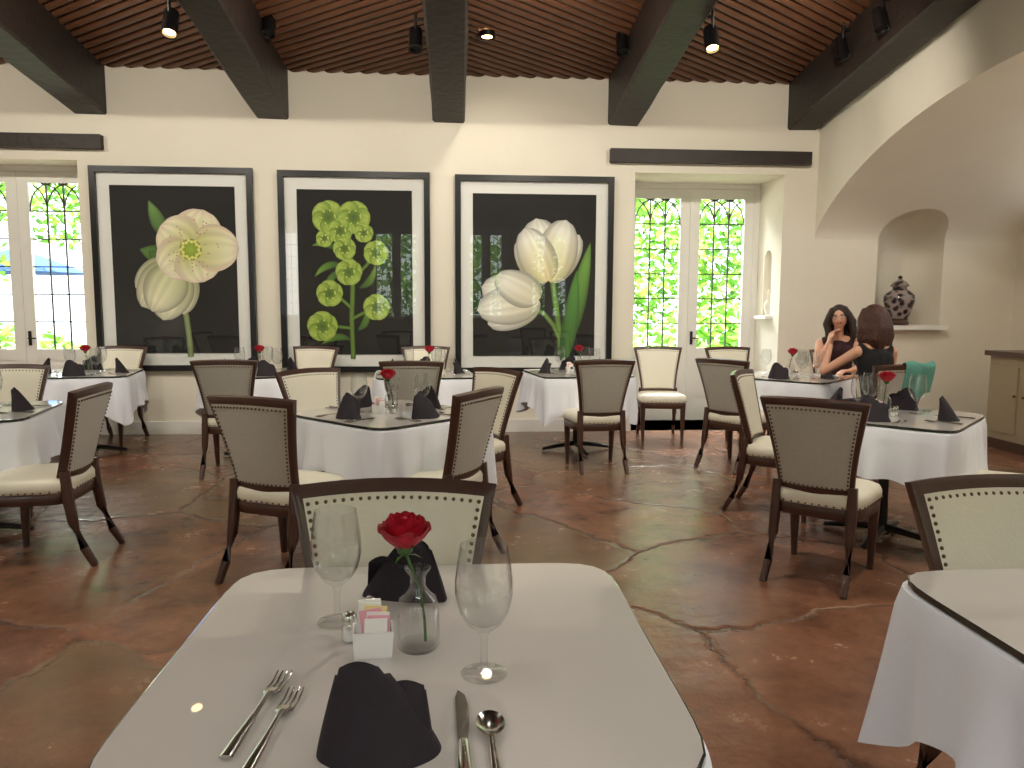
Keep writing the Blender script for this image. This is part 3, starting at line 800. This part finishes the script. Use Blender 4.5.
def hand(b,wr,d,n,curl=.5,side=1):
    wr=Vector(wr); d=Vector(d).normalized(); n=Vector(n); n=(n-d*n.dot(d)).normalized(); s=d.cross(n).normalized()*side
    for k in range(4):
        off=-.03+.02*k; kn=wr+d*(.085-.004*abs(k-1.3))+s*off
        caps(b,wr+s*off*.5+d*.01,.015,kn,.0125)
        l=(.062,.072,.076,.068)[k]*1.05; a=.2+curl*.5; p=kn; r=.0105
        for seg_l in (.45,.32,.25):
            q=p+(d*math.cos(a)+n*math.sin(a))*l*seg_l*1.1; caps(b,p,r,q,r-.001); p=q; r-=.001; a+=curl
    t0=wr+s*.022+d*.03; t1=t0+(s*.75+d*.6+n*.3)*.035; t2=t1+(s*.35+d*.85+n*.35)*.03
    caps(b,t0,.015,t1,.012); caps(b,t1,.012,t2,.0095)
def person(name,loc,dr,arms,hairm,dressm,headyaw,long_hair,lean=.06,headpitch=0,roll=0,glasses=False,hsm=3):
    E=bpy.data.objects.new(name,None); coll.objects.link(E)
    L_=lean
    b=MB()
    chain(b,[((0,-.02,.575),.12),((0,0,.72),.098),((0,.01+L_*.6,.86),.098),((0,.01+L_,.98),.10),((0,.01+L_,1.08),.055),((0,.03+L_,1.17),.046),((0,.05+L_,1.23),.046)])
    for sx in (-1,1):
        chain(b,[((sx*.03,-.02,.58),.11),((sx*.09,.0,.575),.092),((sx*.11,.42,.52),.06),((sx*.11,.43,.42),.052),((sx*.11,.42,.10),.032),((sx*.11,.44,.05),.034),((sx*.115,.56,.03),.026)])
        chain(b,[((sx*.03,.01+L_,1.08),.05),((sx*.10,.01+L_,1.065),.05),((sx*.165,.01+L_,1.04),.046)])
        chain(b,[((sx*.06,.0+L_,.97),.085),((sx*.05,.0+L_*.6,.86),.08),((sx*.05,0,.72),.078)])
        el,wr,hd,hn,cu=arms[sx]
        m1=Vector((sx*.165,.01+L_,1.04)).lerp(Vector(el),.5)
        chain(b,[((sx*.165,.01+L_,1.04),.044),(m1,.039),(el,.033),(Vector(el).lerp(Vector(wr),.35),.032),(wr,.021)])
        hand(b,wr,hd,hn,cu,sx*1)
    remesh(b,'body',M_skin,E)
    b=MB()
    chain(b,[((0,-.02,.575),.135),((0,0,.72),.112),((0,.01+L_*.6,.86),.112),((0,.01+L_,.98),.114)])
    for sx in (-1,1):
        chain(b,[((sx*.06,.0+L_,.97),.099),((sx*.05,.0+L_*.6,.86),.094),((sx*.05,0,.72),.092)])
        chain(b,[((sx*.06,.0+L_,1.0),.07),((sx*.115,.01+L_,1.055),.058)])
        chain(b,[((sx*.03,-.02,.58),.125),((sx*.09,.0,.575),.106),((sx*.11,.38,.53),.078)])
        b.sph((sx*.07,.085+L_,.97),.062,M_skin)
    remesh(b,'dress',dressm,E,.01)
    H=Matrix.Translation((0,.062+L_,1.30))@Matrix.Rotation(headyaw,4,'Z')@Matrix.Rotation(headpitch,4,'X')@Matrix.Rotation(roll,4,'Y')
    def g(x,z,cx,cz,s): return math.exp(-((x-cx)**2+(z-cz)**2)/(2*s*s))
    b=MB(); b.sph((0,0,0),1,M_skin,48,40); nv=[]
    for x,y,z in b.v:
        X=x*.074;Y=y*.092;Z=z*.113
        if Z<0: X*=1-.28*(-z)**1.6; Y*=1-.10*(-z)**1.5
        if y>0:
            f=min(1,y*2)
            Y+=f*(.022*g(X,Z,0,-.018,.009)+.012*g(X,Z,0,.002,.008)-.008*g(X,Z,.031,.010,.013)-.008*g(X,Z,-.031,.010,.013)+.004*g(X,Z,0,-.052,.013)+.009*g(X,Z,0,-.095,.02)+.005*g(X,Z,.04,-.022,.018)+.005*g(X,Z,-.04,-.022,.018)+.004*g(X,Z,0,.03,.04))
        nv.append((X,Y,Z))
    b.v=nv
    for sx in (-1,1): b.sph((sx*.074,-.005,-.008),(.009,.017,.028),M_skin,10,8)
    h=b.obj('head',angle=180); h.parent=E; h.matrix_local=H
    b=MB()
    for sx in (-1,1):
        b.sph((sx*.030,.078,.010),(.0135,.010,.008),M_eyew,12,8); b.sph((sx*.030,.0855,.010),(.006,.0035,.0062),M_iris,10,6)
        b.tube([(sx*.014,.090,.027),(sx*.030,.089,.032),(sx*.046,.080,.027)],[.0025,.003,.0015],hairm,6)
        b.tube([(sx*.016,.086,.017),(sx*.030,.089,.0195),(sx*.044,.080,.015)],[.0015,.002,.001],M_iris,6)
        if glasses:
            pts=[(sx*(.032+.024*math.cos(a)),.098-.004*abs(math.cos(a)),.008+.018*math.sin(a)) for a in [2*PI*k/16 for k in range(17)]]
            b.tube(pts,.0016,M_iron,6,up=(0,1,0))
            b.tube([(sx*.056,.093,.012),(sx*.078,.04,.012),(sx*.080,-.01,.006)],.0016,M_iron,6)
    if glasses: b.tube([(-.009,.099,.010),(0,.104,.014),(.009,.099,.010)],.0016,M_iron,6)
    b.tube([(-.028,.080,-.046),(-.014,.089,-.052),(0,.0915,-.054),(.014,.089,-.052),(.028,.080,-.046)],[.002,.0065,.0075,.0065,.002],M_lip,8,flat=.9)
    b.tube([(-.021,.087,-.050),(0,.096,-.0535),(.021,.087,-.050)],[.001,.0045,.001],M_eyew,8,flat=.8)
    f=b.obj('face_features',angle=60); f.parent=E; f.matrix_local=H
    b=MB(); r=random.Random(len(name)); b.sph((0,-.020,.022),(.092,.104,.113),M_skin,24,16)
    for sx in (-1,1):
        for k in range(8):
            a=k/7; x0=sx*(.082-.02*a); y0=.03-.11*a; ln=long_hair*r.uniform(.85,1.12); wv=r.uniform(-.014,.014)
            pts=[((x0*.75,y0*.8,.085),.026),((x0*1.15,y0,.02),.030),((x0*1.4+wv,y0-.01,-.05),.034),((x0*1.45-wv,y0-.02+wv,-.06-ln*.5),.032),((x0*1.4+wv,y0-.02,-.06-ln*.8),.024),((x0*1.2,y0-.02,-.06-ln),.010)]
            chain(b,pts)
    for k in range(6):
        x0=-.05+.02*k; ln=long_hair*r.uniform(.9,1.15)
        chain(b,[((x0,-.09,.04),.034),((x0*1.2,-.11,-.06),.036),((x0*1.5,-.105,-.06-ln*.6),.030),((x0*1.4,-.10,-.06-ln),.012)])
    o=remesh(b,'hair',hairm,E,.007,hsm); o.matrix_local=H
    E.location=(loc[0],loc[1],0); E.rotation_euler=(0,0,head(*dr))
    return E
person('seated_woman',W1,d1,{1:((.20,.27,.83),(.085,.215,1.07),(-.25,-.25,.9),(-.7,-.5,.1),.6),-1:((-.24,.22,.84),(-.10,.42,.80),(.7,.7,0),(0,0,-1),.3)},M_hair1,M_dress2,-.10,.17,roll=.12,glasses=True)
person('seated_woman',W2,d2,{-1:((-.36,.22,.87),(-.23,.33,1.09),(.25,.1,.95),(.6,-.5,.2),.5),1:((.24,.18,.83),(.08,.40,.80),(-.6,.7,0),(0,0,-1),.3)},M_hair2,M_dress,.3,.17,roll=-.1,hsm=8)

# ------------------------------------------------------------ camera
psi=math.radians(4.06); th=math.radians(6.0); roll=.0045
R=Vector((math.cos(psi),-math.sin(psi),0)); F=Vector((math.sin(psi)*math.cos(th),math.cos(psi)*math.cos(th),-math.sin(th))); U=R.cross(F)
R2=R*math.cos(roll)+U*math.sin(roll); U2=U*math.cos(roll)-R*math.sin(roll)
cam=bpy.data.cameras.new('camera'); cam.sensor_width=36; cam.lens=36*760/1024; cam.clip_start=.05
co=bpy.data.objects.new('camera',cam); coll.objects.link(co)
m=Matrix((R2,U2,-F)).transposed().to_4x4(); m.translation=Vector((0,0,1.42)); co.matrix_world=m
scene.camera=co
scene.view_settings.view_transform='Standard'
scene.view_settings.exposure=0.22
